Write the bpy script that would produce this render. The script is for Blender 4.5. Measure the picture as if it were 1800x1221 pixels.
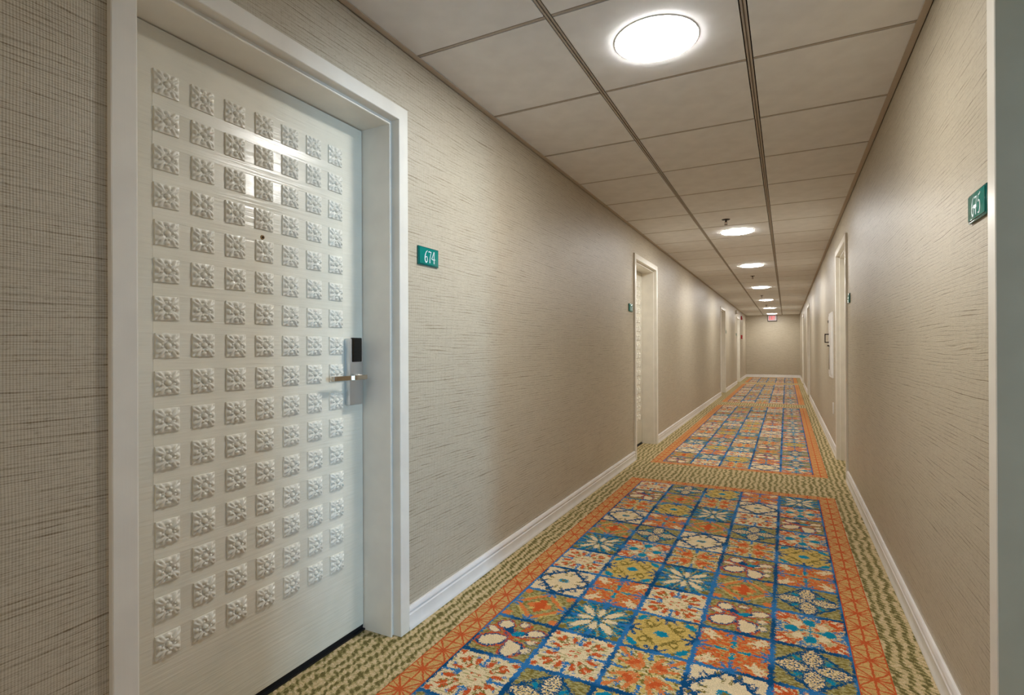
import bpy, bmesh, math, random
from mathutils import Vector, Matrix
random.seed(7)
for o in list(bpy.data.objects): bpy.data.objects.remove(o)
SC = bpy.context.scene
COL = SC.collection

# ------------------------------------------------------------------ camera
CAMZ = 1.10
XL, XR, ZC, YE, YB = -1.3285, 0.4475, 2.2652, 21.7635, -3.6
fpx, th, ph, ro = 944.75, .4717, .0012, -.0042
F = Vector((-math.sin(th)*math.cos(ph), math.cos(th)*math.cos(ph), math.sin(ph)))
R0 = Vector((math.cos(th), math.sin(th), 0)); U0 = R0.cross(F)
Rv = R0*math.cos(ro) + U0*math.sin(ro); Uv = -R0*math.sin(ro) + U0*math.cos(ro)
cam = bpy.data.cameras.new('camera'); cam.lens = fpx/1800*36; cam.sensor_width = 36; cam.clip_start = .02
camo = bpy.data.objects.new('camera', cam); COL.objects.link(camo)
m = Matrix((Rv, Uv, -F)).transposed().to_4x4(); m.translation = (0, 0, CAMZ); camo.matrix_world = m
SC.camera = camo

# ------------------------------------------------------------------ light and exposure
LAMP = 34.0                                  # emission of the ceiling discs
LAMP_COL = (.98, .97, .94)
w = bpy.data.worlds.new('world'); SC.world = w; w.use_nodes = True
w.node_tree.nodes['Background'].inputs[0].default_value = (.35, .5, .8, 1)
w.node_tree.nodes['Background'].inputs[1].default_value = .6
ad = bpy.data.lights.new('daylight', 'AREA'); ad.shape = 'RECTANGLE'; ad.size = 1.5; ad.size_y = .9
ad.energy = 100; ad.color = (.38, .68, 1)
ao = bpy.data.objects.new('daylight', ad); COL.objects.link(ao)
ao.location = (7.2, -1.3, 1.55); ao.rotation_euler = (0, math.radians(90), 0)   # outside the window of the open room, shining in
vs = SC.view_settings
vs.view_transform = 'Standard'; vs.look = 'None'; vs.gamma = 1; vs.use_curve_mapping = False
vs.exposure = 1.6
SC.cycles.max_bounces = 24; SC.cycles.diffuse_bounces = 12

# ------------------------------------------------------------------ shader helpers
def lin(c):
    return tuple(((v/255)/12.92 if v/255 <= .04045 else ((v/255+.055)/1.055)**2.4) for v in c) + (1,)
class NT:
    def __init__(s, name, rough=.5, spec=.5, metal=0):
        s.m = bpy.data.materials.new(name); s.m.use_nodes = True
        s.t = s.m.node_tree; s.n = s.t.nodes; s.l = s.t.links
        s.b = s.n['Principled BSDF']
        s.b.inputs['Roughness'].default_value = rough; s.b.inputs['Metallic'].default_value = metal
        s.b.inputs['Specular IOR Level'].default_value = spec
    def put(s, sock, v):
        if hasattr(v, 'is_output'): s.l.new(v, sock)
        elif isinstance(v, (tuple, list)) and len(v) == 4 and len(sock.default_value) == 3: sock.default_value = v[:3]
        else: sock.default_value = v
    def math(s, op, a, b=None, c=None, clamp=False):
        if not any(hasattr(q, 'is_output') for q in (a, b, c)):
            f = {'ADD': lambda: a+b, 'SUBTRACT': lambda: a-b, 'MULTIPLY': lambda: a*b, 'DIVIDE': lambda: a/b}.get(op)
            if f: return f()
        n = s.n.new('ShaderNodeMath'); n.operation = op; n.use_clamp = clamp
        for i, v in enumerate((a, b, c)):
            if v is not None: s.put(n.inputs[i], v)
        return n.outputs[0]
    def mix(s, f, a, b, mode='MIX'):
        n = s.n.new('ShaderNodeMix'); n.data_type = 'RGBA'; n.blend_type = mode
        s.put(n.inputs[0], f); s.put(n.inputs[6], a); s.put(n.inputs[7], b); return n.outputs[2]
    def noise(s, vec, scale, detail=2, rough=.5):
        n = s.n.new('ShaderNodeTexNoise'); n.inputs['Scale'].default_value = scale; n.inputs['Detail'].default_value = detail
        n.inputs['Roughness'].default_value = rough
        s.l.new(vec, n.inputs['Vector']); return n
    def coord(s, which='Object'):
        return s.n.new('ShaderNodeTexCoord').outputs[which]
    def mapped(s, vec, scale, loc=(0, 0, 0)):
        n = s.n.new('ShaderNodeMapping'); n.inputs['Scale'].default_value = scale; n.inputs['Location'].default_value = loc
        s.l.new(vec, n.inputs['Vector']); return n.outputs[0]
    def sep(s, vec):
        n = s.n.new('ShaderNodeSeparateXYZ'); s.l.new(vec, n.inputs[0]); return n.outputs
    def ramp(s, f, a, b):                       # linear step from a to b
        n = s.n.new('ShaderNodeMapRange'); n.inputs[1].default_value = a; n.inputs[2].default_value = b
        s.put(n.inputs[0], f); return n.outputs[0]
    def bump(s, h, strength, dist):
        n = s.n.new('ShaderNodeBump'); n.inputs['Strength'].default_value = strength; n.inputs['Distance'].default_value = dist
        s.put(n.inputs['Height'], h); s.l.new(n.outputs[0], s.b.inputs['Normal'])
    def color(s, c): s.put(s.b.inputs['Base Color'], c)

def plain(name, rgb, rough=.5, spec=.5, metal=0, emit=None, es=0):
    t = NT(name, rough, spec, metal); t.color(lin(rgb))
    if emit: t.b.inputs['Emission Color'].default_value = lin(emit); t.b.inputs['Emission Strength'].default_value = es
    return t.m

def paint(name, rgb, rough, sc=(1, 60, 60), amt=.25, dist=.0008):
    t = NT(name, rough, .5); c = t.coord()
    n = t.noise(t.mapped(c, sc), 3, 3)
    n2 = t.noise(c, 9, 2)
    t.color(t.mix(t.ramp(n2.outputs[0], .3, .7), lin(rgb), lin(tuple(int(v*.965) for v in rgb))))
    t.bump(n.outputs[0], amt, dist); return t.m

WALL_RGB = (211, 201, 179); THREAD_RGB = (114, 96, 68)
def wallpaper(name, axis):                    # axis: which world axis runs along the wall
    t = NT(name, .4, .45); c = t.coord(); x, y, z = t.sep(c)
    a = y if axis == 'Y' else x
    cmb = t.n.new('ShaderNodeCombineXYZ'); t.put(cmb.inputs[0], a); t.put(cmb.inputs[1], z); v = cmb.outputs[0]
    wob = t.noise(v, 2.2, 2)
    vt = t.math('SINE', t.math('MULTIPLY_ADD', a, 2*math.pi/.0052, t.math('MULTIPLY', wob.outputs[0], 14)))
    vt = t.ramp(vt, -1, .6)
    vbreak = t.noise(t.mapped(v, (190, 14, 1)), 1, 2).outputs[0]
    wz = t.noise(t.mapped(v, (1.6, 12, 1)), 1, 2, .55).outputs[0]
    ph1 = t.math('MULTIPLY_ADD', z, 2*math.pi/.0130, t.math('MULTIPLY', wz, 16))
    br1 = t.noise(t.mapped(v, (4.5, 45, 1), (2, 0, 0)), 1, 4, .7).outputs[0]
    h1 = t.math('ADD', t.math('SINE', ph1), t.math('MULTIPLY_ADD', br1, 2.4, -1.2))
    ph2 = t.math('MULTIPLY_ADD', z, 2*math.pi/.0047, t.math('MULTIPLY', wz, 45))
    br2 = t.noise(t.mapped(v, (16, 150, 1), (7, 0, 0)), 1, 2, .6).outputs[0]
    h2 = t.math('ADD', t.math('SINE', ph2), t.math('MULTIPLY_ADD', br2, 3.0, -1.7))
    h3 = t.noise(t.mapped(v, (60, 190, 1), (5, 2, 0)), 1, 3, .7).outputs[0]
    mott = t.noise(v, 3, 3).outputs[0]
    d1 = t.ramp(h1, .74, 1.4); d2 = t.ramp(h2, .1, 1.0); d3 = t.ramp(h3, .54, .74)
    k = t.math('ADD', t.math('MULTIPLY', d1, .58), t.math('MULTIPLY', d2, .26))
    k = t.math('ADD', k, t.math('MULTIPLY', d3, .34))
    k = t.math('ADD', k, t.math('MULTIPLY', t.math('SUBTRACT', 1, vt), .22))
    k = t.math('ADD', k, t.math('MULTIPLY', vbreak, .18), clamp=True)
    base = t.mix(mott, lin(WALL_RGB), lin(tuple(int(q*.95) for q in WALL_RGB)))
    t.color(t.mix(k, base, lin(THREAD_RGB)))
    hh = t.math('SUBTRACT', t.math('MULTIPLY', vt, .35), k)
    t.bump(hh, .45, .0012)
    return t.m

M = {}
M['wall_y'] = wallpaper('linen_wallpaper_side', 'Y'); M['wall_x'] = wallpaper('linen_wallpaper_end', 'X')
M['door'] = paint('door_paint', (232, 226, 209), .24, (30, 1.6, 40), .8, .0014)
M['rosette'] = paint('rosette_paint', (236, 231, 216), .28, (20, 20, 20), .2, .0006)
M['trim'] = paint('trim_paint', (234, 229, 217), .3, (60, 60, 2), .18, .0006)
M['base'] = paint('baseboard_paint', (236, 232, 228), .32, (60, 2, 60), .12, .0005)
M['tile'] = paint('ceiling_tile_face', (236, 236, 236), .8, (60, 60, 60), .3, .0006)
M['grid'] = plain('grid_paint', (178, 168, 156), .5)
M['angle'] = plain('wall_angle_paint', (188, 174, 156), .5)
M['plenum'] = plain('plenum_dark', (36, 31, 27), .9, .1)
M['jamb'] = paint('jamb_painted_shade', (176, 155, 124), .45, (60, 60, 2), .18, .0006)  # darker than the other jambs, shade put into the base color
M['seal'] = plain('black_rubber', (14, 15, 18), .55)
M['steel'] = plain('brushed_steel', (205, 209, 213), .38, .5, 1)
M['chrome'] = plain('satin_nickel', (205, 196, 182), .18, .5, 1)
M['reader'] = plain('black_gloss', (8, 9, 11), .12)
M['sign'] = plain('teal_acrylic', (0, 122, 112), .07, .6)
M['sign_edge'] = plain('teal_edge', (0, 96, 92), .15, .5)
M['digit'] = plain('sign_white', (224, 232, 236), .4)
M['red'] = plain('alarm_red', (170, 22, 30), .35)
M['white'] = plain('white_plastic', (232, 230, 226), .35)
M['clear'] = plain('clear_lens', (225, 228, 230), .1)
M['dark_metal'] = plain('dark_frame', (52, 44, 38), .45, .5, .4)
M['exit_face'] = plain('exit_face', (196, 188, 190), .4, .3, 0, (255, 235, 238), .03)
M['exit_red'] = plain('exit_red', (230, 40, 55), .4, .3, 0, (255, 20, 45), .22)
M['diffuser'] = plain('light_diffuser', (255, 255, 255), .5, .2, 0, (255, 255, 255), LAMP)
M['diffuser'].node_tree.nodes['Principled BSDF'].inputs['Emission Color'].default_value = LAMP_COL + (1,)
M['ring'] = plain('light_ring', (235, 235, 235), .4)
M['brass'] = plain('peephole_brass', (128, 104, 74), .3, .5, 1)
M['glass_dark'] = plain('cabinet_glass', (30, 24, 20), .08, .6)
M['room'] = plain('room_wall_paint', (205, 208, 210), .7)

# ------------------------------------------------------------------ carpet materials
CREAM, GOLD, OLIVE, LOLIVE = lin((218, 197, 158)), lin((201, 172, 98)), lin((118, 104, 44)), lin((166, 156, 104))
RUST, LRUST, DBLUE, MBLUE, TEAL, TAN = lin((192, 82, 34)), lin((206, 116, 60)), lin((0, 70, 114)), lin((40, 110, 166)), lin((0, 126, 156)), lin((200, 160, 102))

class Motif(NT):
    def __init__(s, name, base, base2=None):
        NT.__init__(s, name, .95, .15)
        oc = s.coord('Object'); s.oc = oc
        uv = s.coord('UV')
        n1 = s.noise(oc, 75, 1); n2 = s.noise(oc, 210, 1)
        def warp(a, i, k1, k2):
            c1 = s.n.new('ShaderNodeSeparateColor'); s.l.new(n1.outputs['Color'], c1.inputs[0])
            c2 = s.n.new('ShaderNodeSeparateColor'); s.l.new(n2.outputs['Color'], c2.inputs[0])
            return s.math('ADD', a, s.math('ADD', s.math('MULTIPLY_ADD', c1.outputs[i], k1, -k1/2), s.math('MULTIPLY_ADD', c2.outputs[i], k2, -k2/2)))
        u, v, _ = s.sep(uv)
        s.rawu = s.math('MULTIPLY_ADD', u, 2, -1); s.rawv = s.math('MULTIPLY_ADD', v, 2, -1)
        s.u = warp(s.rawu, 0, .24, .20); s.v = warp(s.rawv, 1, .18, .16)
        s.A = s.math('ABSOLUTE', s.u); s.B = s.math('ABSOLUTE', s.v)
        s.P = s.math('MAXIMUM', s.A, s.B); s.Q = s.math('MINIMUM', s.A, s.B)
        s.mot = s.noise(s.mapped(oc, (60, 110, 1)), 1, 2).outputs[0]
        s.c = base if base2 is None else s.mix(s.ramp(s.mot, .42, .58), base, base2)
    def over(s, mask, col): s.c = s.mix(mask, s.c, col)
    def ell(s, X, Y, cx, cy, rx, ry, rot=0):
        x = s.math('SUBTRACT', X, cx) if cx else X; y = s.math('SUBTRACT', Y, cy) if cy else Y
        if rot:
            ca, sa = math.cos(math.radians(rot)), math.sin(math.radians(rot))
            x, y = s.math('MULTIPLY_ADD', x, ca, s.math('MULTIPLY', y, sa)), s.math('MULTIPLY_ADD', x, -sa, s.math('MULTIPLY', y, ca))
        x = s.math('MULTIPLY', x, 1/rx); y = s.math('MULTIPLY', y, 1/ry)
        return s.math('LESS_THAN', s.math('MULTIPLY_ADD', x, x, s.math('MULTIPLY', y, y)), 1)
    def cap(s, X, Y, ax, ay, bx, by, r):
        dx, dy = bx-ax, by-ay; L = dx*dx+dy*dy
        px = s.math('SUBTRACT', X, ax) if ax else X; py = s.math('SUBTRACT', Y, ay) if ay else Y
        h = s.math('MULTIPLY_ADD', px, dx/L, s.math('MULTIPLY', py, dy/L), clamp=True)
        ex = s.math('MULTIPLY_ADD', h, -dx, px); ey = s.math('MULTIPLY_ADD', h, -dy, py)
        return s.math('LESS_THAN', s.math('MULTIPLY_ADD', ex, ex, s.math('MULTIPLY', ey, ey)), r*r)
    def burst(s, col, L=.45, side=True):
        s.over(s.cap(s.P, s.Q, 1, 0, 1-L, 0, .045), col)
        if side: s.over(s.cap(s.P, s.Q, 1, 0, .72, .24, .035), col)
        s.over(s.ell(s.P, s.Q, 1.02, 0, .13, .18), col)
    def leaf(s, X, Y, cx, cy, rx, ry, rot=0):          # pointed at both ends
        x = s.math('SUBTRACT', X, cx) if cx else X; y = s.math('SUBTRACT', Y, cy) if cy else Y
        if rot:
            ca, sa = math.cos(math.radians(rot)), math.sin(math.radians(rot))
            x, y = s.math('MULTIPLY_ADD', x, ca, s.math('MULTIPLY', y, sa)), s.math('MULTIPLY_ADD', x, -sa, s.math('MULTIPLY', y, ca))
        x = s.math('MULTIPLY', x, 1/rx); lim = s.math('MULTIPLY_ADD', s.math('MULTIPLY', x, x), -ry, ry)
        return s.math('LESS_THAN', s.math('ABSOLUTE', y), lim)
    def streaks(s, col, th, sc=(26, 130, 1)):
        s.over(s.math('GREATER_THAN', s.noise(s.mapped(s.oc, sc, (3, 1, 0)), 1, 1).outputs[0], th), col)
    def done(s, grid=True):
        if grid:
            g = s.math('GREATER_THAN', s.P, .925)
            low = s.noise(s.oc, 5, 1).outputs[0]
            s.over(g, s.mix(s.ramp(low, .45, .55), DBLUE, MBLUE))
        fine = s.noise(s.oc, 300, 2, .75).outputs[0]
        med = s.noise(s.oc, 40, 2).outputs[0]
        k = s.math('MULTIPLY_ADD', fine, 1.9, .07); k = s.math('MULTIPLY', k, s.math('MULTIPLY_ADD', med, .25, .88))
        cc = s.n.new('ShaderNodeCombineColor')
        for i in range(3): s.put(cc.inputs[i], k)
        s.color(s.mix(1.0, s.c, cc.outputs[0], 'MULTIPLY'))
        s.bump(fine, .6, .003)
        return s.m

def motifs():
    D = {}
    # A cream with rust petals
    t = Motif('carpet_cream_petals', CREAM); t.streaks(LOLIVE, .60)
    for a in ((.3, .28, .72, .5, .03), (.35, .12, .8, .18, .022), (.28, .3, .5, .85, .022)): t.over(t.cap(t.P, t.Q, *a), OLIVE)
    t.over(t.cap(t.P, t.Q, .45, .05, .78, .3, .03), MBLUE)
    for a in ((.60, .20, .17, .075, 12), (.62, .52, .13, .06, 30), (.84, .80, .09, .055, 45), (.36, .30, .07, .035, 40), (.10, .10, .06, .035, 0)):
        t.over(t.ell(t.P, t.Q, *a), RUST)
    t.burst(MBLUE, .55, False); D['A'] = t.done()
    # B cream diamond in ragged blue frame
    t = Motif('carpet_cream_diamond', CREAM)
    for q in ((.98, .02, .52, .46, .06), (.86, .14, .80, .34, .045), (.72, .28, .60, .14, .04), (.60, .42, .70, .62, .035)): t.over(t.cap(t.P, t.Q, *q), DBLUE)
    t.over(t.cap(t.P, t.Q, .78, .22, .92, .30, .03), OLIVE); t.over(t.cap(t.P, t.Q, .45, .1, .62, .1, .03), OLIVE)
    t.over(t.ell(t.A, t.B, 0, 0, .2, .13), TEAL); t.over(t.ell(t.A, t.B, 0, 0, .11, .06), OLIVE)
    t.over(t.ell(t.P, t.Q, 1, 0, .18, .16), DBLUE); D['B'] = t.done()
    # C rust flower
    t = Motif('carpet_rust_flower', RUST, LRUST)
    t.over(t.math('GREATER_THAN', t.noise(t.oc, 70, 1).outputs[0], .60), LOLIVE)
    for a in ((.72, .62, .20, .07, 30), (.60, .44, .12, .045, 50), (.86, .78, .10, .05, 20)): t.over(t.ell(t.P, t.Q, *a), CREAM)
    t.streaks(GOLD, .64); t.streaks(OLIVE, .68, (60, 90, 1)); t.over(t.cap(t.P, t.Q, 0, 0, .4, .0, .085), GOLD); t.over(t.cap(t.P, t.Q, 0, 0, .42, 0, .045), TEAL)
    t.over(t.ell(t.P, t.Q, .42, 0, .10, .085), TEAL); t.over(t.ell(t.A, t.B, 0, 0, .13, .12), RUST)
    t.burst(MBLUE, .42); D['C'] = t.done()
    # D olive with orange diamond
    t = Motif('carpet_olive_diamond', OLIVE, LOLIVE)
    s1 = t.math('ADD', t.A, t.B)
    band = t.math('MULTIPLY', t.math('GREATER_THAN', s1, .70), t.math('LESS_THAN', s1, .88)); t.over(band, LRUST)
    band = t.math('MULTIPLY', t.math('GREATER_THAN', s1, .90), t.math('LESS_THAN', s1, .98)); t.over(band, GOLD)
    t.over(t.ell(t.A, t.B, 0, 0, .42, .2), LRUST); t.over(t.ell(t.A, t.B, 0, 0, .2, .42), RUST); t.over(t.ell(t.A, t.B, .22, .22, .1, .06), GOLD)
    t.over(t.ell(t.P, t.Q, .82, .78, .16, .10, 45), LRUST)
    t.burst(MBLUE, .32); D['D'] = t.done()
    # E blue with cream radial petals
    t = Motif('carpet_blue_flower', DBLUE, TEAL); t.streaks(OLIVE, .58, (50, 90, 1))
    t.over(t.ell(t.P, t.Q, .95, .95, .34, .30), OLIVE)
    for q in ((.12, .0, .95, .32, .028), (.3, .2, .9, .7, .03)): t.over(t.cap(t.P, t.Q, *q), LOLIVE)
    for a in ((.42, .0, .30, .10), (.42, .40, .38, .10, 45)): t.over(t.leaf(t.P, t.Q, *a), CREAM)
    t.over(t.ell(t.P, t.Q, .72, .45, .18, .045, 28), TEAL)
    t.over(t.ell(t.P, t.Q, .8, 0, .18, .08), MBLUE); D['E'] = t.done()
    # F gold with teal spots
    t = Motif('carpet_gold_spots', GOLD, lin((186, 158, 84)))
    t.over(t.ell(t.P, t.Q, .45, .42, .20, .12, 45), OLIVE); t.over(t.ell(t.P, t.Q, .46, .43, .11, .06, 45), GOLD)
    t.over(t.cap(t.P, t.Q, .9, .5, .55, .9, .05), OLIVE)
    t.over(t.ell(t.A, t.B, 0, 0, .20, .17), TEAL)
    t.over(t.ell(t.P, t.Q, .74, .72, .17, .11, -40), TEAL); t.over(t.ell(t.P, t.Q, .80, .60, .10, .05, 0), TEAL)
    t.over(t.cap(t.P, t.Q, 1, 0, .62, .0, .04), DBLUE); t.over(t.cap(t.P, t.Q, 1, .02, .74, .3, .04), DBLUE)
    t.over(t.ell(t.P, t.Q, 1, 0, .17, .14), DBLUE); t.over(t.cap(t.P, t.Q, .30, .30, .62, .10, .03), OLIVE); D['F'] = t.done()
    # G hearts
    t = Motif('carpet_heart_leaves', OLIVE, LOLIVE)
    hearts = [(-.46, -.34, .36, .26, 25), (.30, -.56, .24, .32, -15), (-.45, .55, .22, .20, 0), (-.68, .18, .20, .11, -20), (.62, .42, .24, .15, 15), (.10, .72, .14, .10, 0), (.68, -.05, .14, .12, 30), (.70, -.45, .12, .14, 0)]
    pts = [(-.30, -.22, .27, .17, 36), (.19, -.38, .27, .16, -62), (-.22, .30, .28, .14, -54), (.36, .24, .26, .11, 34)]
    for g, cl in ((1.42, RUST), (1.22, DBLUE)):
        for h in pts: t.over(t.leaf(t.u, t.v, h[0], h[1], h[2]*g, h[3]*g, h[4]), cl)
        for h in hearts[:6] if g > 1.3 else hearts: t.over(t.ell(t.u, t.v, h[0], h[1], h[2]*g, h[3]*g, h[4]), cl)
    for q in ((.05, .05, .35, .75, .045), (.05, .05, -.8, .4, .035), (.05, .05, .85, .05, .035), (.05, .05, .5, -.95, .04)): t.over(t.cap(t.u, t.v, *q), RUST)
    t.over(t.ell(t.u, t.v, .12, .22, .20, .11, 30), TEAL); t.over(t.cap(t.u, t.v, .3, .15, .6, .32, .04), CREAM)
    for h in hearts: t.over(t.ell(t.u, t.v, *h), CREAM)
    for h in pts[:2]: t.over(t.leaf(t.u, t.v, *h), CREAM)
    D['G'] = t.done()
    # H diamond of veined leaves
    t = Motif('carpet_leaf_diamond', OLIVE, LOLIVE)
    s1 = t.math('ADD', t.A, t.B)
    t.over(t.math('LESS_THAN', s1, 1.0), lin((120, 128, 84)))
    t.over(t.math('MULTIPLY', t.math('GREATER_THAN', s1, .93), t.math('LESS_THAN', s1, 1.06)), DBLUE)
    t.over(t.ell(t.A, t.B, .38, .38, .14, .08, 45), TEAL)
    t.over(t.leaf(t.P, t.Q, .5, 0, .52, .30), DBLUE)
    st = t.noise(t.oc, 130, 1, .6).outputs[0]
    lf = t.leaf(t.P, t.Q, .5, 0, .46, .235)
    t.over(t.math('MULTIPLY', lf, t.math('GREATER_THAN', st, .45)), GOLD); t.over(t.math('MULTIPLY', lf, t.math('GREATER_THAN', st, .52)), CREAM)
    t.over(t.math('MULTIPLY', t.math('GREATER_THAN', s1, .96), t.math('LESS_THAN', s1, 1.04)), DBLUE); D['H'] = t.done()
    # I cream and olive with orange rays
    t = Motif('carpet_orange_rays', LOLIVE, CREAM); t.streaks(GOLD, .58)
    t.over(t.math('GREATER_THAN', t.noise(t.oc, 60, 1).outputs[0], .56), OLIVE)
    for q in ((.15, .12, .92, .9, .045), (.30, .12, .78, .34, .055)): t.over(t.cap(t.P, t.Q, *q), LRUST)
    t.over(t.ell(t.P, t.Q, .42, .30, .12, .08, 20), RUST); t.over(t.ell(t.P, t.Q, .7, .12, .14, .05, 10), GOLD)
    t.over(t.cap(t.P, t.Q, .62, .52, .8, .56, .03), MBLUE)
    t.burst(MBLUE, .42, False); D['I'] = t.done()
    # J teal spots between rust corners
    t = Motif('carpet_teal_spots', CREAM, LOLIVE); t.streaks(LRUST, .60)
    t.over(t.ell(t.P, t.Q, .82, .70, .26, .15, 45), RUST); t.over(t.ell(t.P, t.Q, .84, .72, .14, .05, 45), CREAM)
    t.over(t.cap(t.P, t.Q, .55, .3, .95, .5, .04), RUST); t.over(t.cap(t.P, t.Q, .62, .22, .9, .3, .035), MBLUE)
    t.over(t.ell(t.P, t.Q, .50, 0, .20, .18), TEAL); t.over(t.ell(t.P, t.Q, .38, .3, .14, .1, 45), CREAM)
    t.over(t.cap(t.P, t.Q, 0, 0, .3, .0, .03), TEAL)
    t.over(t.ell(t.P, t.Q, .17, .17, .085, .06), RUST)
    t.burst(MBLUE, .22); D['J'] = t.done()
    # border band: rust line lattice of eight-ray stars (UV: u across band 0..1, v along in modules)
    t = Motif('carpet_star_border', TAN, lin((186, 144, 84)))
    n1 = t.noise(t.oc, 60, 1); cs = t.n.new('ShaderNodeSeparateColor'); t.l.new(n1.outputs['Color'], cs.inputs[0])
    uvs = t.sep(t.coord('UV'))
    uu = t.math('ADD', t.math('MULTIPLY_ADD', uvs[0], 2, -1), t.math('MULTIPLY_ADD', cs.outputs[0], .22, -.11))
    vv = t.math('ADD', uvs[1], t.math('MULTIPLY_ADD', cs.outputs[1], .10, -.05))
    fa = t.math('ABSOLUTE', uu); fr = t.math('FRACT', vv); fb = t.math('ABSOLUTE', t.math('MULTIPLY_ADD', fr, 2, -1))
    lw = .078
    for mk in (t.math('LESS_THAN', fa, lw), t.math('GREATER_THAN', fa, .91),
               t.math('LESS_THAN', fb, lw*.8), t.math('GREATER_THAN', fb, 1-lw*.6),
               t.math('LESS_THAN', t.math('ABSOLUTE', t.math('SUBTRACT', fa, fb)), lw*1.1),
               t.math('LESS_THAN', t.math('ABSOLUTE', t.math('SUBTRACT', fa, t.math('MULTIPLY', fb, 2.2))), lw*1.1),
               t.math('LESS_THAN', t.math('MULTIPLY_ADD', fa, fa, t.math('MULTIPLY', fb, fb)), .035)):
        t.over(mk, lin((188, 86, 42)))
    D['border'] = t.done(False)
    # field: olive ripple dashes on tan
    t = Motif('carpet_ripple_field', lin((204, 182, 146)), lin((186, 164, 120)))
    x, y, _ = t.sep(t.oc)
    nb = t.noise(t.mapped(t.oc, (9, 9, 1)), 1, 2).outputs[0]; nc = t.noise(t.mapped(t.oc, (45, 30, 1)), 1, 1).outputs[0]
    fx = t.math('MULTIPLY_ADD', x, 2*math.pi/.040, t.math('MULTIPLY_ADD', nb, 11, t.math('MULTIPLY', nc, 4.2)))
    sn = t.math('SINE', fx)
    fe = t.math('SINE', t.math('MULTIPLY_ADD', y, 2*math.pi/.026, t.math('MULTIPLY', fx, 1.3)))
    sn = t.math('MULTIPLY_ADD', fe, .6, sn)
    nn = t.noise(t.mapped(t.oc, (220, 120, 1)), 1, 1).outputs[0]
    sn = t.math('ADD', sn, t.math('ADD', t.math('MULTIPLY_ADD', nn, 3.0, -1.5), t.math('MULTIPLY_ADD', nc, 2.4, -1.2)))
    t.over(t.ramp(sn, -.5, .1), lin((152, 140, 94))); t.over(t.ramp(sn, .35, .9), lin((104, 95, 54)))
    D['field'] = t.done(False)
    return D
CM = motifs()

# ------------------------------------------------------------------ mesh helpers
ORG = {}
def bmn(): return bmesh.new()
def box(bm, a, b, bev=0):
    x0, x1 = sorted((a[0], b[0])); y0, y1 = sorted((a[1], b[1])); z0, z1 = sorted((a[2], b[2]))
    vs_ = [bm.verts.new(p) for p in ((x0,y0,z0),(x1,y0,z0),(x1,y1,z0),(x0,y1,z0),(x0,y0,z1),(x1,y0,z1),(x1,y1,z1),(x0,y1,z1))]
    fs = [bm.faces.new([vs_[i] for i in f]) for f in ((3,2,1,0),(4,5,6,7),(0,1,5,4),(1,2,6,5),(2,3,7,6),(3,0,4,7))]
    if bev:
        es = list({e for f in fs for e in f.edges})
        bmesh.ops.bevel(bm, geom=es, offset=bev, segments=2, profile=.6, affect='EDGES')
    return bm
def cyl(bm, c, axis, r0, r1, h, seg=32, cap=True):
    """cylinder/cone from c along axis vector"""
    ax = Vector(axis).normalized(); t = Vector((0, 0, 1)) if abs(ax.z) < .9 else Vector((1, 0, 0))
    p = ax.cross(t).normalized(); q = ax.cross(p); c = Vector(c); rings = []
    for r, k in ((r0, 0), (r1, h)):
        rings.append([bm.verts.new(c + ax*k + (p*math.cos(2*math.pi*i/seg) + q*math.sin(2*math.pi*i/seg))*r) for i in range(seg)])
    for i in range(seg):
        j = (i+1) % seg; bm.faces.new((rings[0][i], rings[0][j], rings[1][j], rings[1][i]))
    if cap: bm.faces.new(rings[0][::-1]); bm.faces.new(rings[1])
    return bm
def mesh_of(bm, name, recalc=True, smooth=0):
    if recalc: bmesh.ops.recalc_face_normals(bm, faces=bm.faces[:])
    me = bpy.data.meshes.new(name); bm.to_mesh(me); bm.free()
    if smooth:
        for p in me.polygons: p.use_smooth = not (smooth == 30 and max(abs(c) for c in p.normal) > .9999)
        me.set_sharp_from_angle(angle=math.radians(smooth))
    return me
def obj(name, bm, mat, parent=None, origin=None, recalc=True, smooth=0):
    """link a mesh built in world coordinates; origin or the parent's origin becomes its local zero"""
    po = ORG.get(parent, Vector((0, 0, 0))) if parent else Vector((0, 0, 0))
    og = Vector(origin) if origin is not None else (po if parent else Vector((0, 0, 0)))
    bmesh.ops.translate(bm, verts=bm.verts[:], vec=-og)
    me = mesh_of(bm, name, recalc, smooth); 
    if mat: me.materials.append(mat)
    o = bpy.data.objects.new(name, me); COL.objects.link(o)
    if parent: o.parent = parent
    o.location = og - po; ORG[o] = og
    return o
def empty(name, loc):
    o = bpy.data.objects.new(name, None); COL.objects.link(o); o.location = loc; o.empty_display_size = .1; ORG[o] = Vector(loc); return o
def tag(o, label=None, cat=None, group=None, kind=None):
    if label: o['label'] = label
    if cat: o['category'] = cat
    if group: o['group'] = group
    if kind: o['kind'] = kind
    return o

# side: -1 left wall, +1 right wall. d = distance out of the wall into the corridor
def WX(side, d): return XL + d if side < 0 else XR - d

# ------------------------------------------------------------------ door positions (outer casing edges)
DW = 1.037
LEFT = [(.649, 1.686), (5.225, 6.265), (13.02, 14.06), (17.5, 18.54)]
RIGHT = [(.60, 1.667), (5.135, 6.155), (13.05, 14.1), (17.3, 18.35)]
HTOP = 2.028

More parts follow.
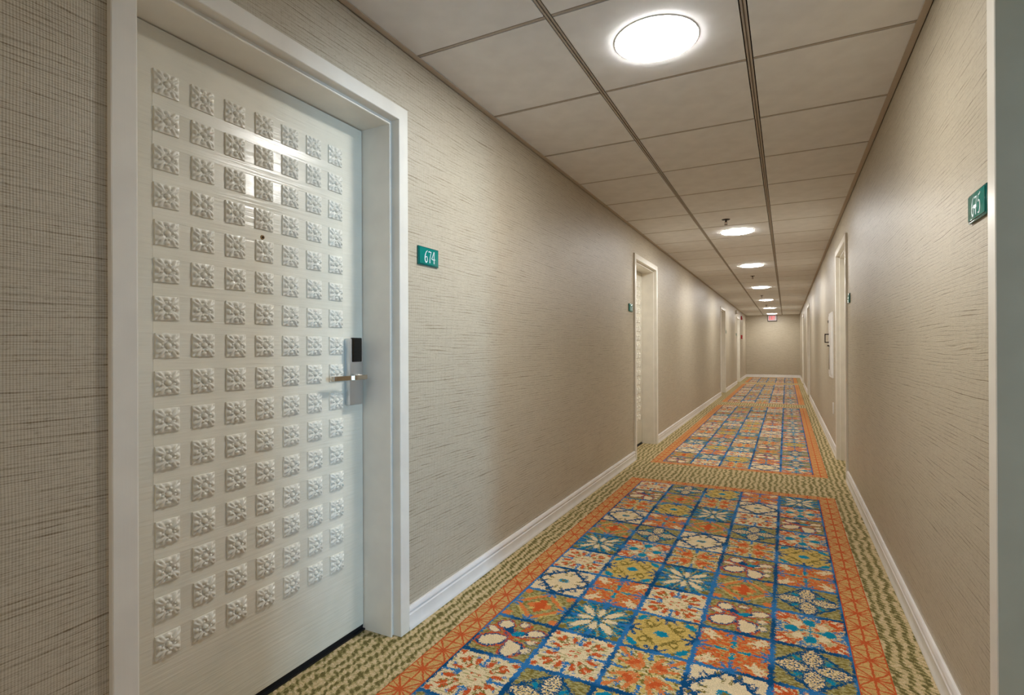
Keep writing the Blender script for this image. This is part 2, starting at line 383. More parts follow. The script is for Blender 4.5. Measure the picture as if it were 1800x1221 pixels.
# ------------------------------------------------------------------ setting: walls
def wall(name, side, doors):
    bm = bmn(); a, b = WX(side, 0), WX(side, -.2)
    ys = YB
    for y0, y1 in doors:
        box(bm, (a, ys, 0), (b, y0+.012, ZC+.3)); box(bm, (a, y0+.012, HTOP-.012), (b, y1-.012, ZC+.3)); ys = y1-.012
    box(bm, (a, ys, 0), (b, YE, ZC+.3))
    return tag(obj(name, bm, M['wall_y'], recalc=False), kind='structure')
wall('wall_left', -1, LEFT); wall('wall_right', 1, RIGHT)
bm = box(bmn(), (XL-.2, YE, 0), (XR+.2, YE+.15, ZC+.3)); tag(obj('wall_end', bm, M['wall_x'], recalc=False), kind='structure')
bm = box(bmn(), (XL-.2, YB-.15, 0), (XR+.2, YB, ZC+.3)); tag(obj('wall_back', bm, M['wall_x'], recalc=False), kind='structure')

# open room behind the near right doorway: shell with a window, where the cool daylight comes from
bm = bmn()
RX0, RX1, RY0, RY1 = XR+.2, 7.0, -2.4, 2.6
box(bm, (RX0, RY0-.1, 0), (RX1, RY0, ZC+.3)); box(bm, (RX0, RY1, 0), (RX1, RY1+.1, ZC+.3))
WY0, WY1, WZ0, WZ1 = -1.8, -.8, .75, 2.3
box(bm, (RX1, RY0-.1, 0), (RX1+.1, WY0, ZC+.3)); box(bm, (RX1, WY1, 0), (RX1+.1, RY1+.1, ZC+.3))
box(bm, (RX1, WY0, 0), (RX1+.1, WY1, WZ0)); box(bm, (RX1, WY0, WZ1), (RX1+.1, WY1, ZC+.3))
tag(obj('wall_room', bm, M['room'], recalc=False), kind='structure')
bm = box(bmn(), (RX0, RY0-.1, ZC+.2), (RX1+.1, RY1+.1, ZC+.3)); tag(obj('ceiling_room', bm, M['room'], recalc=False), kind='structure')
bm = box(bmn(), (.66, RY0-.1, -.06), (RX1+.1, RY1+.1, 0)); tag(obj('floor_room', bm, M['room'], recalc=False), kind='structure')
bm = bmn(); fy = .05
for a, b in (((RX1, WY0, WZ0), (RX1+.06, WY0+fy, WZ1)), ((RX1, WY1-fy, WZ0), (RX1+.06, WY1, WZ1)), ((RX1, WY0+fy, WZ0), (RX1+.06, WY1-fy, WZ0+fy)), ((RX1, WY0+fy, WZ1-fy), (RX1+.06, WY1-fy, WZ1))): box(bm, a, b)
tag(obj('window_1', bm, M['trim']), kind='structure')

# ------------------------------------------------------------------ floor: printed wall-to-wall carpet
COLX = [-1.068 + .2546*i for i in range(6)]
BX0, BX1 = -1.168, .308
PAT = ['AHFCE', 'GDIBJ', 'IFEAG', 'BCDHJ', 'DHBIF', 'EJIGC', 'AFEDH', 'BCAGJ', 'DEFCH', 'GAIBJ']
PAN = [(4.535-.095-20*.2755-.09, 4.535, .2755), (5.205, 10.975, None), (11.59, 17.60, None), (18.27, 21.52, .2795)]
fl = bmn(); uvl = fl.loops.layers.uv.new('UVMap')
def quad(bm, uvl, x0, y0, x1, y1, uv=((0,0),(1,0),(1,1),(0,1)), mi=0, z=0):
    vv = [bm.verts.new(p) for p in ((x0,y0,z),(x1,y0,z),(x1,y1,z),(x0,y1,z))]; f = bm.faces.new(vv)
    for l, q in zip(f.loops, uv): l[uvl].uv = q
    f.material_index = mi
FX0, FX1 = XL-.2, .66
quad(fl, uvl, FX0, YB-.15, BX0, YE+.1); quad(fl, uvl, BX1, YB-.15, FX1, YE+.1)
ys = YB-.15
for a, b, _ in PAN: quad(fl, uvl, BX0, ys, BX1, a); ys = b
quad(fl, uvl, BX0, ys, BX1, YE+.1)
floor = tag(obj('floor', fl, CM['field'], recalc=False), kind='structure')
keys = list('ABCDEFGHIJ') + ['border']
PANLBL = ['nearest panel, cut by the bottom edge', 'second panel from the camera', 'third panel from the camera', 'short last panel by the end wall']
for k, (a, b, pitch) in enumerate(PAN):
    bm = bmn(); ul = bm.loops.layers.uv.new('UVMap')
    yf = b-.095; yn = a+.09
    if pitch is None: pitch = (yf-yn)/20
    rows = round((yf-yn)/pitch); pitch = (yf-yn)/rows
    for r in range(rows):
        for c in range(5):
            quad(bm, ul, COLX[c], yf-(r+1)*pitch, COLX[c+1], yf-r*pitch, mi=keys.index(PAT[r % 10][c]))
    L = (b-a)/.124; Wd = (BX1-BX0)/.124
    quad(bm, ul, BX0, a, COLX[0], b, ((0,0),(1,0),(1,L),(0,L)), 10)
    quad(bm, ul, COLX[5], a, BX1, b, ((0,0),(1,0),(1,L),(0,L)), 10)
    i = (COLX[0]-BX0)/.124; j = (COLX[5]-BX0)/.124
    quad(bm, ul, COLX[0], yf, COLX[5], b, ((0,i),(0,j),(1,j),(1,i)), 10)
    quad(bm, ul, COLX[0], a, COLX[5], yn, ((0,i),(0,j),(1,j),(1,i)), 10)
    o = obj('carpet_panel', bm, None, floor, recalc=False)
    for q in keys: o.data.materials.append(CM[q])
    o['label'] = 'blue, cream and rust tile-pattern carpet panel with orange star border, ' + PANLBL[k]
bm = box(bmn(), (FX0, YB-.15, -.08), (FX1, YE+.1, -.004)); obj('subfloor', bm, M['plenum'], floor)

# ------------------------------------------------------------------ ceiling: slab, tiles, grid
TEE = [XL-.02, -.7417, -.1264, XR+.02]
T = .6325; Y0C = 1.746
bm = box(bmn(), (XL-.2, YB-.15, ZC+.02), (XR+.2, YE+.15, ZC+.1)); ceil = tag(obj('ceiling', bm, M['plenum'], recalc=False), kind='structure')
kmin = math.floor((YB-Y0C)/T); kmax = math.ceil((YE-Y0C)/T)
tile_me = {}
for k in range(kmin, kmax):
    ya, yb = max(Y0C+k*T, YB), min(Y0C+(k+1)*T, YE)
    for c in range(3):
        xa = TEE[c]+(.014 if c else .028); xb = TEE[c+1]-(.014 if c < 2 else .028)
        key = (c, round(yb-ya, 4))
        cx, cy = (xa+xb)/2, (ya+yb)/2
        if key not in tile_me:
            b2 = box(bmn(), (xa-cx, ya+.0105-cy, 0), (xb-cx, yb-.0105-cy, .015), .0012); tile_me[key] = mesh_of(b2, 'ceiling_tile'); tile_me[key].materials.append(M['tile'])
        o = bpy.data.objects.new('ceiling_tile', tile_me[key]); COL.objects.link(o); o.parent = ceil; o.location = (cx, cy, ZC + random.uniform(0, .0012))
    for c in range(3):                       # cross tee
        xa = TEE[c]+(.0135 if c else .028); xb = TEE[c+1]-(.0135 if c < 2 else .028); y = Y0C+k*T
        if y < YB+.02: continue
        key = ('tee', c)
        if key not in tile_me:
            b2 = box(bmn(), (xa, -.006, .001), (xb, .006, .004)); tile_me[key] = mesh_of(b2, 'cross_tee'); tile_me[key].materials.append(M['grid'])
        o = bpy.data.objects.new('cross_tee', tile_me[key]); COL.objects.link(o); o.parent = ceil; o.location = (0, y, ZC)
for x in TEE[1:3]:
    b2 = bmn(); box(b2, (x-.0095, YB, ZC+.0005), (x-.0026, YE, ZC+.006)); box(b2, (x+.0026, YB, ZC+.0005), (x+.0095, YE, ZC+.006)); box(b2, (x-.0095, YB, ZC+.010), (x+.0095, YE, ZC+.014))
    obj('main_tee', b2, M['grid'], ceil)
for i, s in ((1, -1), (2, 1)):
    b2 = bmn(); box(b2, (WX(s, 0), YB, ZC-.004), (WX(s, .026), YE, ZC-.001)); box(b2, (WX(s, 0), YB, ZC-.004), (WX(s, .003), YE, ZC+.02))
    tag(obj('trim_%d' % i, b2, M['angle']), kind='structure')
b2 = box(bmn(), (XL, YE-.026, ZC-.004), (XR, YE, ZC-.001)); tag(obj('trim_3', b2, M['angle']), kind='structure')

# ------------------------------------------------------------------ baseboards
BPROF = [(0, 0), (.018, 0), (.018, .010), (.0155, .014), (.0125, .036), (.0140, .058), (.0095, .064), (.0095, .068), (.0140, .072), (.0140, .080), (.008, .090), (0, .090)]
def base_run(bm, side, y0, y1):
    pr = [(WX(side, d), z) for d, z in BPROF]
    ra = [bm.verts.new((x, y0, z)) for x, z in pr]; rb = [bm.verts.new((x, y1, z)) for x, z in pr]
    n = len(pr)
    for i in range(n):
        j = (i+1) % n; bm.faces.new((ra[i], ra[j], rb[j], rb[i]))
    bm.faces.new(ra[::-1]); bm.faces.new(rb)
for nm, s, ds in (('baseboard_left', -1, LEFT), ('baseboard_right', 1, RIGHT)):
    bm = bmn(); ys = YB
    for a, b in ds: base_run(bm, s, ys, a); ys = b
    base_run(bm, s, ys, YE); tag(obj(nm, bm, M['base'], smooth=40), kind='structure')
bm = bmn(); pr = BPROF
ra = [bm.verts.new((XL+.016, YE-d, z)) for d, z in pr]; rb = [bm.verts.new((XR-.016, YE-d, z)) for d, z in pr]
for i in range(len(pr)):
    j = (i+1) % len(pr); bm.faces.new((ra[i], ra[j], rb[j], rb[i]))
bm.faces.new(ra[::-1]); bm.faces.new(rb)
tag(obj('baseboard_end', bm, M['base'], smooth=40), kind='structure')

# ------------------------------------------------------------------ doors
CPROF = [(0, -.004), (0, .014), (.002, .016), (.051, .016), (.053, .014), (.053, -.022), (.064, -.022), (.0645, -.018), (.0665, -.0155), (.0695, -.0155), (.0715, -.018), (.072, -.19)]
FLAT = [(0, -.004), (0, .014), (.002, .016), (.051, .016), (.053, .014), (.053, -.19)]
def frame_bm(side, y0, y1, top, prof):
    bm = bmn(); rings = []
    for t, d in prof:
        x = WX(side, d)
        rings.append([bm.verts.new(p) for p in ((x, y0+t, 0), (x, y0+t, top-t), (x, y1-t, top-t), (x, y1-t, 0))])
    for a, b in zip(rings, rings[1:]):
        for i in range(3): bm.faces.new((a[i], a[i+1], b[i+1], b[i]))
    if side < 0: bmesh.ops.reverse_faces(bm, faces=bm.faces[:])
    return bm

def rosette_mesh(seed):
    rnd = random.Random(seed); bm = bmn(); N = 30; S = .0325
    jit = [rnd.uniform(-.03, .03) for _ in range(24)]
    def bumpf(x, y, cx, cy, rx, ry, rot, h):
        c, s_ = math.cos(rot), math.sin(rot); dx, dy = x-cx, y-cy
        a, b = (dx*c+dy*s_)/rx, (-dx*s_+dy*c)/ry; q = a*a+b*b
        return h*math.sqrt(max(0, 1-q)) if q < 1 else 0
    def H(x, y):
        h = .12
        k = 0
        for q in range(4):                  # corner leaves: two lobes with a midrib groove
            a = math.pi/4 + q*math.pi/2 + jit[q]; ca, sa = math.cos(a), math.sin(a)
            h = max(h, bumpf(x, y, .72*ca - .10*sa, .72*sa + .10*ca, .50, .145, a+.18, .72 + jit[q+4]*3))
            h = max(h, bumpf(x, y, .72*ca + .10*sa, .72*sa - .10*ca, .50, .145, a-.18, .72 - jit[q+4]*3))
            a2 = q*math.pi/2 + jit[q+8]; ca, sa = math.cos(a2), math.sin(a2)
            h = max(h, bumpf(x, y, .74*ca, .74*sa, .20, .24, a2, .75))
            h = max(h, bumpf(x, y, .47*ca-.14*sa, .47*sa+.14*ca, .13, .12, a2, .8))
            h = max(h, bumpf(x, y, .47*ca+.14*sa, .47*sa-.14*ca, .13, .12, a2, .72 + jit[q+12]*3))
        r = math.hypot(x, y)
        if r < .27: h = max(.1, bumpf(x, y, 0, 0, .24, .24, 0, .6)+.42) if r < .235 else .12
        e = max(abs(x), abs(y))
        if e > .92: h *= max(0, 1-(e-.92)/.08*.55)
        return h
    g = {}
    for i in range(N+1):
        for j in range(N+1):
            x, y = -1+2*i/N, -1+2*j/N; wb = 1 + .02*math.sin(5*y+seed)
            g[i, j] = bm.verts.new((.0036 + .0105*H(x, y), x*S*wb, y*S*.97))
    for i in range(N):
        for j in range(N): bm.faces.new((g[i,j], g[i+1,j], g[i+1,j+1], g[i,j+1]))
    edge = [(i, 0) for i in range(N)] + [(N, j) for j in range(N)] + [(i, N) for i in range(N, 0, -1)] + [(0, j) for j in range(N, 0, -1)]
    lo = [bm.verts.new((0, g[e].co.y*1.015, g[e].co.z*1.015)) for e in edge]
    for k in range(len(edge)):
        k2 = (k+1) % len(edge); bm.faces.new((g[edge[k2]], g[edge[k]], lo[k], lo[k2]))
    me = mesh_of(bm, 'rosette', True, 60); me.materials.append(M['rosette']); return me
ROS = [rosette_mesh(s) for s in (1, 2, 3, 4)]

def lock(parent, side, y0, mir=False):
    """y0: edge of the body furthest from the latch jamb; lever points to -y for dirn -1"""
    D = -.1505
    X = lambda d: WX(side, D+d)
    og = (X(0), y0+.035, .888)
    lk = bpy.data.objects.new('door_lock', None); COL.objects.link(lk); lk.parent = parent
    ORG[lk] = Vector(og); lk.location = Vector(og)-ORG[parent]; lk.empty_display_size = .05
    tag(lk, 'brushed steel electronic card lock with lever handle')
    Y = (lambda v: 2*y0+.071-v) if mir else (lambda v: v)
    b = box(bmn(), (X(0), y0, .888), (X(.028), y0+.071, 1.139), .005); obj('lock_body', b, M['steel'], lk, smooth=30)
    b = box(bmn(), (X(.020), Y(y0+.010), 1.050), (X(.031), Y(y0+.062), 1.142), .004); obj('card_reader', b, M['reader'], lk, smooth=30)
    b = cyl(bmn(), (X(.026), Y(y0+.052), .992), (1 if side < 0 else -1, 0, 0), .011, .010, .026, 24)
    obj('lever_hub', b, M['chrome'], lk, smooth=40)
    b = bmn(); path = [(y0+.066, .050), (y0+.062, .053), (y0-.004, .053), (y0-.016, .046), (y0-.10, .046), (y0-.102, .040)]
    rings = []
    for yy, d in path:
        yy = Y(yy)
        rings.append([b.verts.new((X(d-.005), yy, .984)), b.verts.new((X(d+.004), yy, .984)), b.verts.new((X(d+.004), yy, 1.001)), b.verts.new((X(d-.005), yy, 1.001))])
    for p, q in zip(rings, rings[1:]):
        for i in range(4): b.faces.new((p[i], p[(i+1) % 4], q[(i+1) % 4], q[i]))
    b.faces.new(rings[0]); b.faces.new(rings[-1][::-1])
    bmesh.ops.recalc_face_normals(b, faces=b.faces[:])
    bmesh.ops.bevel(b, geom=[e for e in b.edges], offset=.0012, segments=1, affect='EDGES')
    obj('lever_handle', b, M['chrome'], lk)

def door(n, side, y0, y1, mode, label):
    base = (WX(side, -.10), (y0+y1)/2, 0)
    e = empty('door_%d' % n, base); tag(e, label, 'door', kind='structure')
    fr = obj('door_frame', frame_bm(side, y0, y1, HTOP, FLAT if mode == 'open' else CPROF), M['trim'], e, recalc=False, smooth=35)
    if mode == 'open':                      # jamb behind the white casing: its shade is painted in as darker taupe
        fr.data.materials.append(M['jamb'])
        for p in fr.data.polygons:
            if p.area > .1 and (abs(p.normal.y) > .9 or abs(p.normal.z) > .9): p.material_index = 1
    if mode == 'open': return e
    a, b = y0+.0755, y1-.0745
    bm = box(bmn(), (WX(side, -.1505), a, .022), (WX(side, -.195), b, HTOP-.0745), .006)
    leaf = obj('door_leaf', bm, M['door'], e, smooth=30)
    bm = box(bmn(), (WX(side, -.158), a-.003, .001), (WX(side, -.19), b+.003, .0225)); box(bm, (WX(side, -.146), a-.003, .0005), (WX(side, -.19), b+.003, .006)); obj('door_sweep', bm, M['seal'], e)
    bm = box(bmn(), (WX(side, -.197), y0+.06, 0), (WX(side, -.22), y1-.06, HTOP-.06)); obj('door_stop', bm, M['seal'], e)
    ry, rz, py, pz = y0+.2135, .3145, .1011, .0996
    if mode in ('full',):
        for r in range(17):                 # flat rails between the rows of rosettes
            zc = rz-pz/2+r*pz
            if r in (0, 16): continue
            bm = box(bmn(), (WX(side, -.1507), (y0+y1)/2-.34, zc-.0175), (WX(side, -.1500), (y0+y1)/2+.34, zc+.0175), .0004); obj('rail', bm, M['door'], leaf)
        for r in range(16):
            for c in range(7):
                o = bpy.data.objects.new('rosette', ROS[random.randrange(4)]); COL.objects.link(o); o.parent = leaf
                yy = y1-(ry-y0)-c*py if n == 2 else ry+c*py
                o.location = Vector((WX(side, -.1505), yy+random.uniform(-.0008, .0008), rz+r*pz+random.uniform(-.0008, .0008))) - ORG[leaf]
                rot = random.choice((0, 0, 0, 1, 2, 3))*math.pi/2 + random.uniform(-.015, .015)
                o.rotation_euler = (rot, 0, 0 if side < 0 else math.pi)
    else:
        bm = bmn()
        for r in range(16):
            for c in range(7):
                yy, zz = ry+c*py, rz+r*pz; s = .032; x0, x1 = WX(side, -.1505), WX(side, -.143)
                lo = [bm.verts.new((x0, yy+p*s, zz+q*s)) for p, q in ((-1,-1),(1,-1),(1,1),(-1,1))]
                hi = [bm.verts.new((x1, yy+p*s*.85, zz+q*s*.85)) for p, q in ((-1,-1),(1,-1),(1,1),(-1,1))]
                mid = bm.verts.new((WX(side, -.1465), yy, zz))
                for i in range(4): bm.faces.new((lo[i], lo[(i+1)%4], hi[(i+1)%4], hi[i])); bm.faces.new((hi[i], hi[(i+1)%4], mid))
        tag(obj('rosettes', bm, M['rosette'], leaf), kind='stuff')
    bm = cyl(bmn(), (WX(side, -.1505), y0+.51, 1.4546), (1 if side < 0 else -1, 0, 0), .0075, .0065, .003, 24)
    obj('peephole', bm, M['brass'], leaf, smooth=40)
    bm = cyl(bmn(), (WX(side, -.148), y0+.51, 1.4546), (1 if side < 0 else -1, 0, 0), .0035, .0035, .0009, 16); obj('peephole_lens', bm, M['reader'], leaf)
    mir = n in (2, 6)
    lock(e, side, y0+.103 if mir else y1-.174, mir)
    return e
door(1, -1, *LEFT[0], 'full', 'large off-white door with rows of carved flower rosettes, nearest on the left')
door(2, -1, *LEFT[1], 'full', 'white door in its deep frame, second along the left wall')
door(3, -1, *LEFT[2], 'far', 'distant white door frame, third along the left wall')
door(4, -1, *LEFT[3], 'far', 'farthest white door frame on the left wall, beside the red alarms')
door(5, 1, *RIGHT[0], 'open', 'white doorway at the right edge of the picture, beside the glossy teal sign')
door(6, 1, *RIGHT[1], 'far', 'white door frame on the right wall just before the extinguisher cabinet')
door(7, 1, *RIGHT[2], 'far', 'narrow white door frame on the right wall beyond the extinguisher cabinet')
door(8, 1, *RIGHT[3], 'far', 'farthest white door frame on the right wall near the end wall')

# ------------------------------------------------------------------ ceiling lights
LY = [2.062, 5.857, 8.387, 11.55, 14.71, 17.79, 20.84]
LL = ['large bright round ceiling light nearest the camera', 'round ceiling light, second from the camera, behind the first sprinkler', 'round ceiling light, third from the camera, before a sprinkler',
      'round ceiling light, fourth from the camera', 'round ceiling light, fifth from the camera', 'round ceiling light, second last before the exit sign', 'farthest ceiling light, right above the exit sign']
def lathe(bm, c, prof, seg=48):
    rings = [[bm.verts.new((c[0]+r*math.cos(2*math.pi*i/seg), c[1]+r*math.sin(2*math.pi*i/seg), c[2]+z)) for i in range(seg)] if r > 1e-6 else [bm.verts.new((c[0], c[1], c[2]+z))] for r, z in prof]
    for a, b in zip(rings, rings[1:]):
        for i in range(seg):
            j = (i+1) % seg
            if len(a) == 1: bm.faces.new((a[0], b[j], b[i]))
            elif len(b) == 1: bm.faces.new((a[i], a[j], b[0]))
            else: bm.faces.new((a[i], a[j], b[j], b[i]))
    return bm
def clight(x, y, label):
    e = empty('ceiling_light', (x, y, ZC)); tag(e, label, 'light', 'round flush ceiling lights')
    obj('trim_ring', lathe(bmn(), (x, y, ZC), [(.1515, -.0005), (.1515, -.0028), (.154, -.0028), (.157, 0.0), (.1515, 0.0), (.1515, -.0005)]), M['ring'], e, smooth=40)
    obj('diffuser', lathe(bmn(), (x, y, ZC), [(0, -.010), (.08, -.0097), (.13, -.0088), (.146, -.0068), (.151, -.0038), (.151, -.0005), (0, -.0005)]), M['diffuser'], e, smooth=40)
for y, l in zip(LY, LL): clight(-.434, y, l)
clight(-.434, -1.73, 'round ceiling light behind the camera')

# ------------------------------------------------------------------ sprinklers
SL = ['small ceiling sprinkler in front of the second ceiling light', 'small ceiling sprinkler between the third and fourth ceiling lights', 'tiny ceiling sprinkler between the fourth and fifth ceiling lights', 'tiny ceiling sprinkler just before the second last ceiling light']
for y, l in zip((5.26, 9.64, 13.36, 16.5), SL):
    x = -.485; e = empty('sprinkler', (x, y, ZC)); tag(e, l, 'sprinkler', 'ceiling sprinklers')
    obj('escutcheon', lathe(bmn(), (x, y, ZC), [(.012, -.006), (.030, -.005), (.037, 0.0), (.012, 0.0), (.012, -.006)], 24), M['dark_metal'], e, smooth=40)
    b = cyl(bmn(), (x, y, ZC-.001), (0, 0, -1), .009, .008, .022, 16); obj('body', b, M['dark_metal'], e, smooth=40)
    b = bmn(); box(b, (x-.011, y-.002, ZC-.045), (x-.008, y+.002, ZC-.020)); box(b, (x+.008, y-.002, ZC-.045), (x+.011, y+.002, ZC-.020)); box(b, (x-.011, y-.002, ZC-.047), (x+.011, y+.002, ZC-.044)); obj('frame_arm', b, M['dark_metal'], e)
    b = cyl(bmn(), (x, y, ZC-.023), (0, 0, -1), .0025, .0025, .022, 8); obj('bulb', b, M['red'], e)
    b = cyl(bmn(), (x, y, ZC-.047), (0, 0, -1), .014, .015, .002, 20); obj('deflector', b, M['dark_metal'], e)

# ------------------------------------------------------------------ room signs
STROKES = {
 '6': [[(.46, .98, .03), (.26, .84, .05), (.12, .55, .075), (.10, .22, .085), (.22, .02, .09), (.38, .08, .06), (.43, .28, .05), (.36, .47, .045), (.22, .45, .04), (.12, .33, .03)]],
 '7': [[(.10, .86, .07), (.14, .93, .05), (.30, .91, .06), (.46, .93, .035)], [(.46, .93, .035), (.36, .64, .045), (.27, .30, .06), (.26, .0, .085)]],
 '4': [[(.34, 1.0, .03), (.20, .70, .045), (.03, .38, .05)], [(.03, .38, .05), (.22, .33, .05), (.53, .36, .045)], [(.38, .98, .055), (.36, .6, .05), (.37, .3, .06), (.36, .0, .085)]],
 '5': [[(.48, 1.0, .08), (.36, .93, .05), (.17, .92, .045)], [(.17, .92, .045), (.12, .58, .035)], [(.12, .58, .035), (.28, .64, .05), (.42, .48, .07), (.42, .22, .07), (.26, .02, .06), (.08, .04, .05)]],
}
def ribbon(bm, pts, fn, t0, t1):
    P = [Vector((a, b)) for a, b, _ in pts]; W = [w_ for *_, w_ in pts]; S = []
    for i in range(len(P)-1):
        p0, p1, p2, p3 = P[max(i-1, 0)], P[i], P[i+1], P[min(i+2, len(P)-1)]
        for k in range(6):
            t = k/6; S.append((.5*((2*p1)+(-p0+p2)*t+(2*p0-5*p1+4*p2-p3)*t*t+(-p0+3*p1-3*p2+p3)*t**3), W[i]*(1-t)+W[i+1]*t))
    S.append((P[-1], W[-1])); prev = None
    for i, (p, w_) in enumerate(S):
        d = (S[min(i+1, len(S)-1)][0]-S[max(i-1, 0)][0]).normalized(); n = Vector((-d.y, d.x))*w_/2*1.25
        q = [bm.verts.new(fn(*(p+n), t1)), bm.verts.new(fn(*(p-n), t1)), bm.verts.new(fn(*(p-n), t0)), bm.verts.new(fn(*(p+n), t0))]
        if prev:
            for a in range(4): bm.faces.new((prev[a], prev[(a+1) % 4], q[(a+1) % 4], q[a]))
        else: bm.faces.new(q)
        prev = q
    bm.faces.new(prev[::-1])
def sign(side, y0, y1, z0, z1, text, label):
    e = empty('room_sign', (WX(side, 0), (y0+y1)/2, z0)); tag(e, label, 'sign', 'teal room number signs')
    b = box(bmn(), (WX(side, 0.0), y0, z0), (WX(side, .007), y1, z1), .002); obj('backplate', b, M['sign_edge'], e, smooth=30)
    b = box(bmn(), (WX(side, .0065), y0+.006, z0+.005), (WX(side, .0095), y1-.006, z1-.005), .001); obj('face', b, M['sign'], e, smooth=30)
    if text:
        b = bmn(); h = (z1-z0)*.66; W_ = h*.50; yc = (y0+y1)/2 + (.004 if side < 0 else 0)
        for k, ch in enumerate(text):
            def fn(u, v, t, k=k):
                s_ = ((k-1.5)*W_ + u*h*.98)
                return Vector((WX(side, t), yc + (s_ if side < 0 else -s_), z0 + (z1-z0)*.17 + v*h))
            for st in STROKES[ch]: ribbon(b, st, fn, .009, .0100)
        obj('number', b, M['digit'], e)
sign(-1, 1.762, 1.903, 1.442, 1.518, '674', 'teal room sign reading 674 beside the nearest left door')
sign(-1, 5.03, 5.17, 1.444, 1.520, '676', 'small teal sign on the left wall just before the second door')
sign(-1, 14.17, 14.31, 1.444, 1.520, None, 'tiny teal sign just past the third left door frame')
sign(-1, 17.25, 17.39, 1.444, 1.520, None, 'tiny teal sign just before the farthest left door frame')
sign(1, 1.709, 1.856, 1.428, 1.503, '675', 'teal room sign reading 675 with a bright reflection, right wall')
sign(1, 4.93, 5.075, 1.444, 1.520, None, 'thin teal sign on the right wall at the near edge of the second door frame')
sign(1, 14.2, 14.34, 1.444, 1.520, None, 'tiny sign on the right wall past the distant narrow door frame')

# ------------------------------------------------------------------ exit sign
ex0, ex1, ez0, ez1 = -.600, -.292, 2.035, ZC-.005
e = empty('exit_sign', ((ex0+ex1)/2, YE, ez0)); tag(e, 'lit EXIT sign with red letters high on the end wall', 'sign')
obj('housing', box(bmn(), (ex0, YE-.05, ez0), (ex1, YE, ez1), .004), M['dark_metal'], e, smooth=30)
obj('face', box(bmn(), (ex0+.014, YE-.054, ez0+.022), (ex1-.014, YE-.049, ez1-.010)), M['exit_face'], e)
b = bmn(); lh = .135; lz = ez0+.055; lx = ex0+.052; lw_, g = .040, .014; t = .013
def seg(x0, z0, x1, z1, w_=t):
    a = Vector((x0, z0)); c = Vector((x1, z1)); d = (c-a).normalized(); n = Vector((-d.y, d.x))*w_/2
    f = [b.verts.new((p.x, YE-.0555, p.y)) for p in (a+n, a-n, c-n, c+n)]; k = [b.verts.new((p.x, YE-.0535, p.y)) for p in (a+n, a-n, c-n, c+n)]
    b.faces.new(f); b.faces.new(k[::-1])
    for i in range(4): b.faces.new((f[i], f[(i+1) % 4], k[(i+1) % 4], k[i]))
seg(lx+t/2, lz, lx+t/2, lz+lh)
for zz in (t/2, lh/2, lh-t/2): seg(lx, lz+zz, lx+lw_, lz+zz)
lx += lw_+g; seg(lx+t/2, lz, lx+lw_-t/2+.008, lz+lh); seg(lx+t/2, lz+lh, lx+lw_-t/2+.008, lz)
lx += lw_+g+.008; seg(lx+t/2, lz, lx+t/2, lz+lh)
lx += t+g; seg(lx, lz+lh-t/2, lx+lw_+.006, lz+lh-t/2); seg(lx+lw_/2+.003, lz, lx+lw_/2+.003, lz+lh)
obj('lettering', b, M['exit_red'], e)

# ------------------------------------------------------------------ fire alarm, pull station, small horn on the left wall by the end
y = 19.25; e = empty('fire_alarm', (XL, y, 2.0)); tag(e, 'red fire alarm strobe high on the left wall near the end', 'alarm')
obj('body', box(bmn(), (XL, y-.06, 2.0), (XL+.045, y+.06, 2.125), .006), M['red'], e, smooth=30)
obj('lens', box(bmn(), (XL+.043, y-.025, 2.07), (XL+.062, y+.025, 2.115), .004), M['clear'], e, smooth=30)
b = bmn()
for k in range(4): box(b, (XL+.044, y-.04, 2.012+k*.012), (XL+.048, y+.04, 2.018+k*.012))
obj('grille', b, M['red'], e)
e = empty('pull_station', (XL, y, 1.375)); tag(e, 'red fire pull station on the left wall near the end, below the strobe', 'alarm')
obj('body', box(bmn(), (XL, y-.045, 1.375), (XL+.045, y+.045, 1.50), .005), M['red'], e, smooth=30)
obj('pull_handle', box(bmn(), (XL+.044, y-.032, 1.405), (XL+.058, y+.032, 1.43), .003), M['white'], e, smooth=30)
y = 17.15; e = empty('smoke_detector', (XL, y, 2.10)); tag(e, 'small white wall unit above the farthest left door frame', 'alarm')
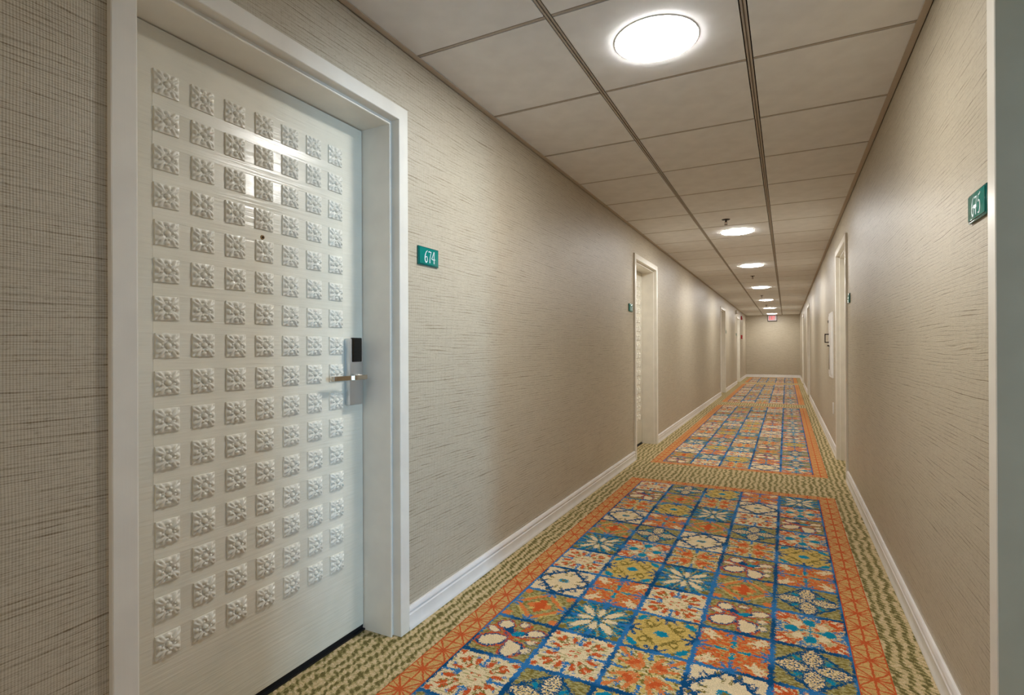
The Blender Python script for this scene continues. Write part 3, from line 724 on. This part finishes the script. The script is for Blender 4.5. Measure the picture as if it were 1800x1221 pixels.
obj('body', box(bmn(), (XL, y-.055, 2.075), (XL+.05, y+.055, 2.19), .008), M['white'], e, smooth=30)
obj('indicator', box(bmn(), (XL+.049, y-.012, 2.08), (XL+.056, y+.012, 2.10), .002), M['red'], e)

# ------------------------------------------------------------------ extinguisher cabinet and blank plate on the right wall
c0, c1, z0, z1 = 6.64, 7.12, .765, 1.475
e = empty('extinguisher_cabinet', (XR, (c0+c1)/2, z0)); tag(e, 'white fire extinguisher cabinet with dark glass strip and pull handle', 'cabinet')
X = lambda d: XR-d
b = bmn()
for a_, b_ in (((c0, z0), (c0+.03, z1)), ((c1-.03, z0), (c1, z1)), ((c0+.03, z0), (c1-.03, z0+.03)), ((c0+.03, z1-.03), (c1-.03, z1))): box(b, (X(0), a_[0], a_[1]), (X(.012), b_[0], b_[1]))
obj('cabinet_frame', b, M['white'], e)
dr = obj('cabinet_door', box(bmn(), (X(0.0), c0+.03, z0+.03), (X(.018), c1-.03, z1-.03), .003), M['white'], e, smooth=30)
obj('glass', box(bmn(), (X(.017), c1-.18, z0+.08), (X(.0195), c1-.06, z0+.35)), M['glass_dark'], dr)
b = bmn(); hy = c1-.09
box(b, (X(.018), hy-.006, 1.235), (X(.058), hy+.006, 1.247)); box(b, (X(.018), hy-.006, 1.145), (X(.058), hy+.006, 1.157)); box(b, (X(.050), hy-.006, 1.145), (X(.060), hy+.006, 1.247))
obj('pull_handle', b, M['dark_metal'], dr)
b = box(bmn(), (X(.017), hy-.012, 1.105), (X(.034), hy+.012, 1.12)); obj('latch', b, M['dark_metal'], dr)
obj('hinge', box(bmn(), (X(.012), c1-.035, 1.37), (X(.024), c1-.02, 1.40)), M['dark_metal'], dr)
y = 6.66; e = empty('wall_plate', (XR, y, .38)); tag(e, 'small white cover plate low on the right wall by the door frame', 'wall plate')
obj('plate', box(bmn(), (XR, y-.036, .385), (XR-.006, y+.036, .505), .002), M['white'], e, smooth=30)
b = bmn()
for zz in (.425, .465): cyl(b, (XR-.0055, y, zz), (-1, 0, 0), .014, .014, .0015, 16)
obj('socket', b, M['white'], e)
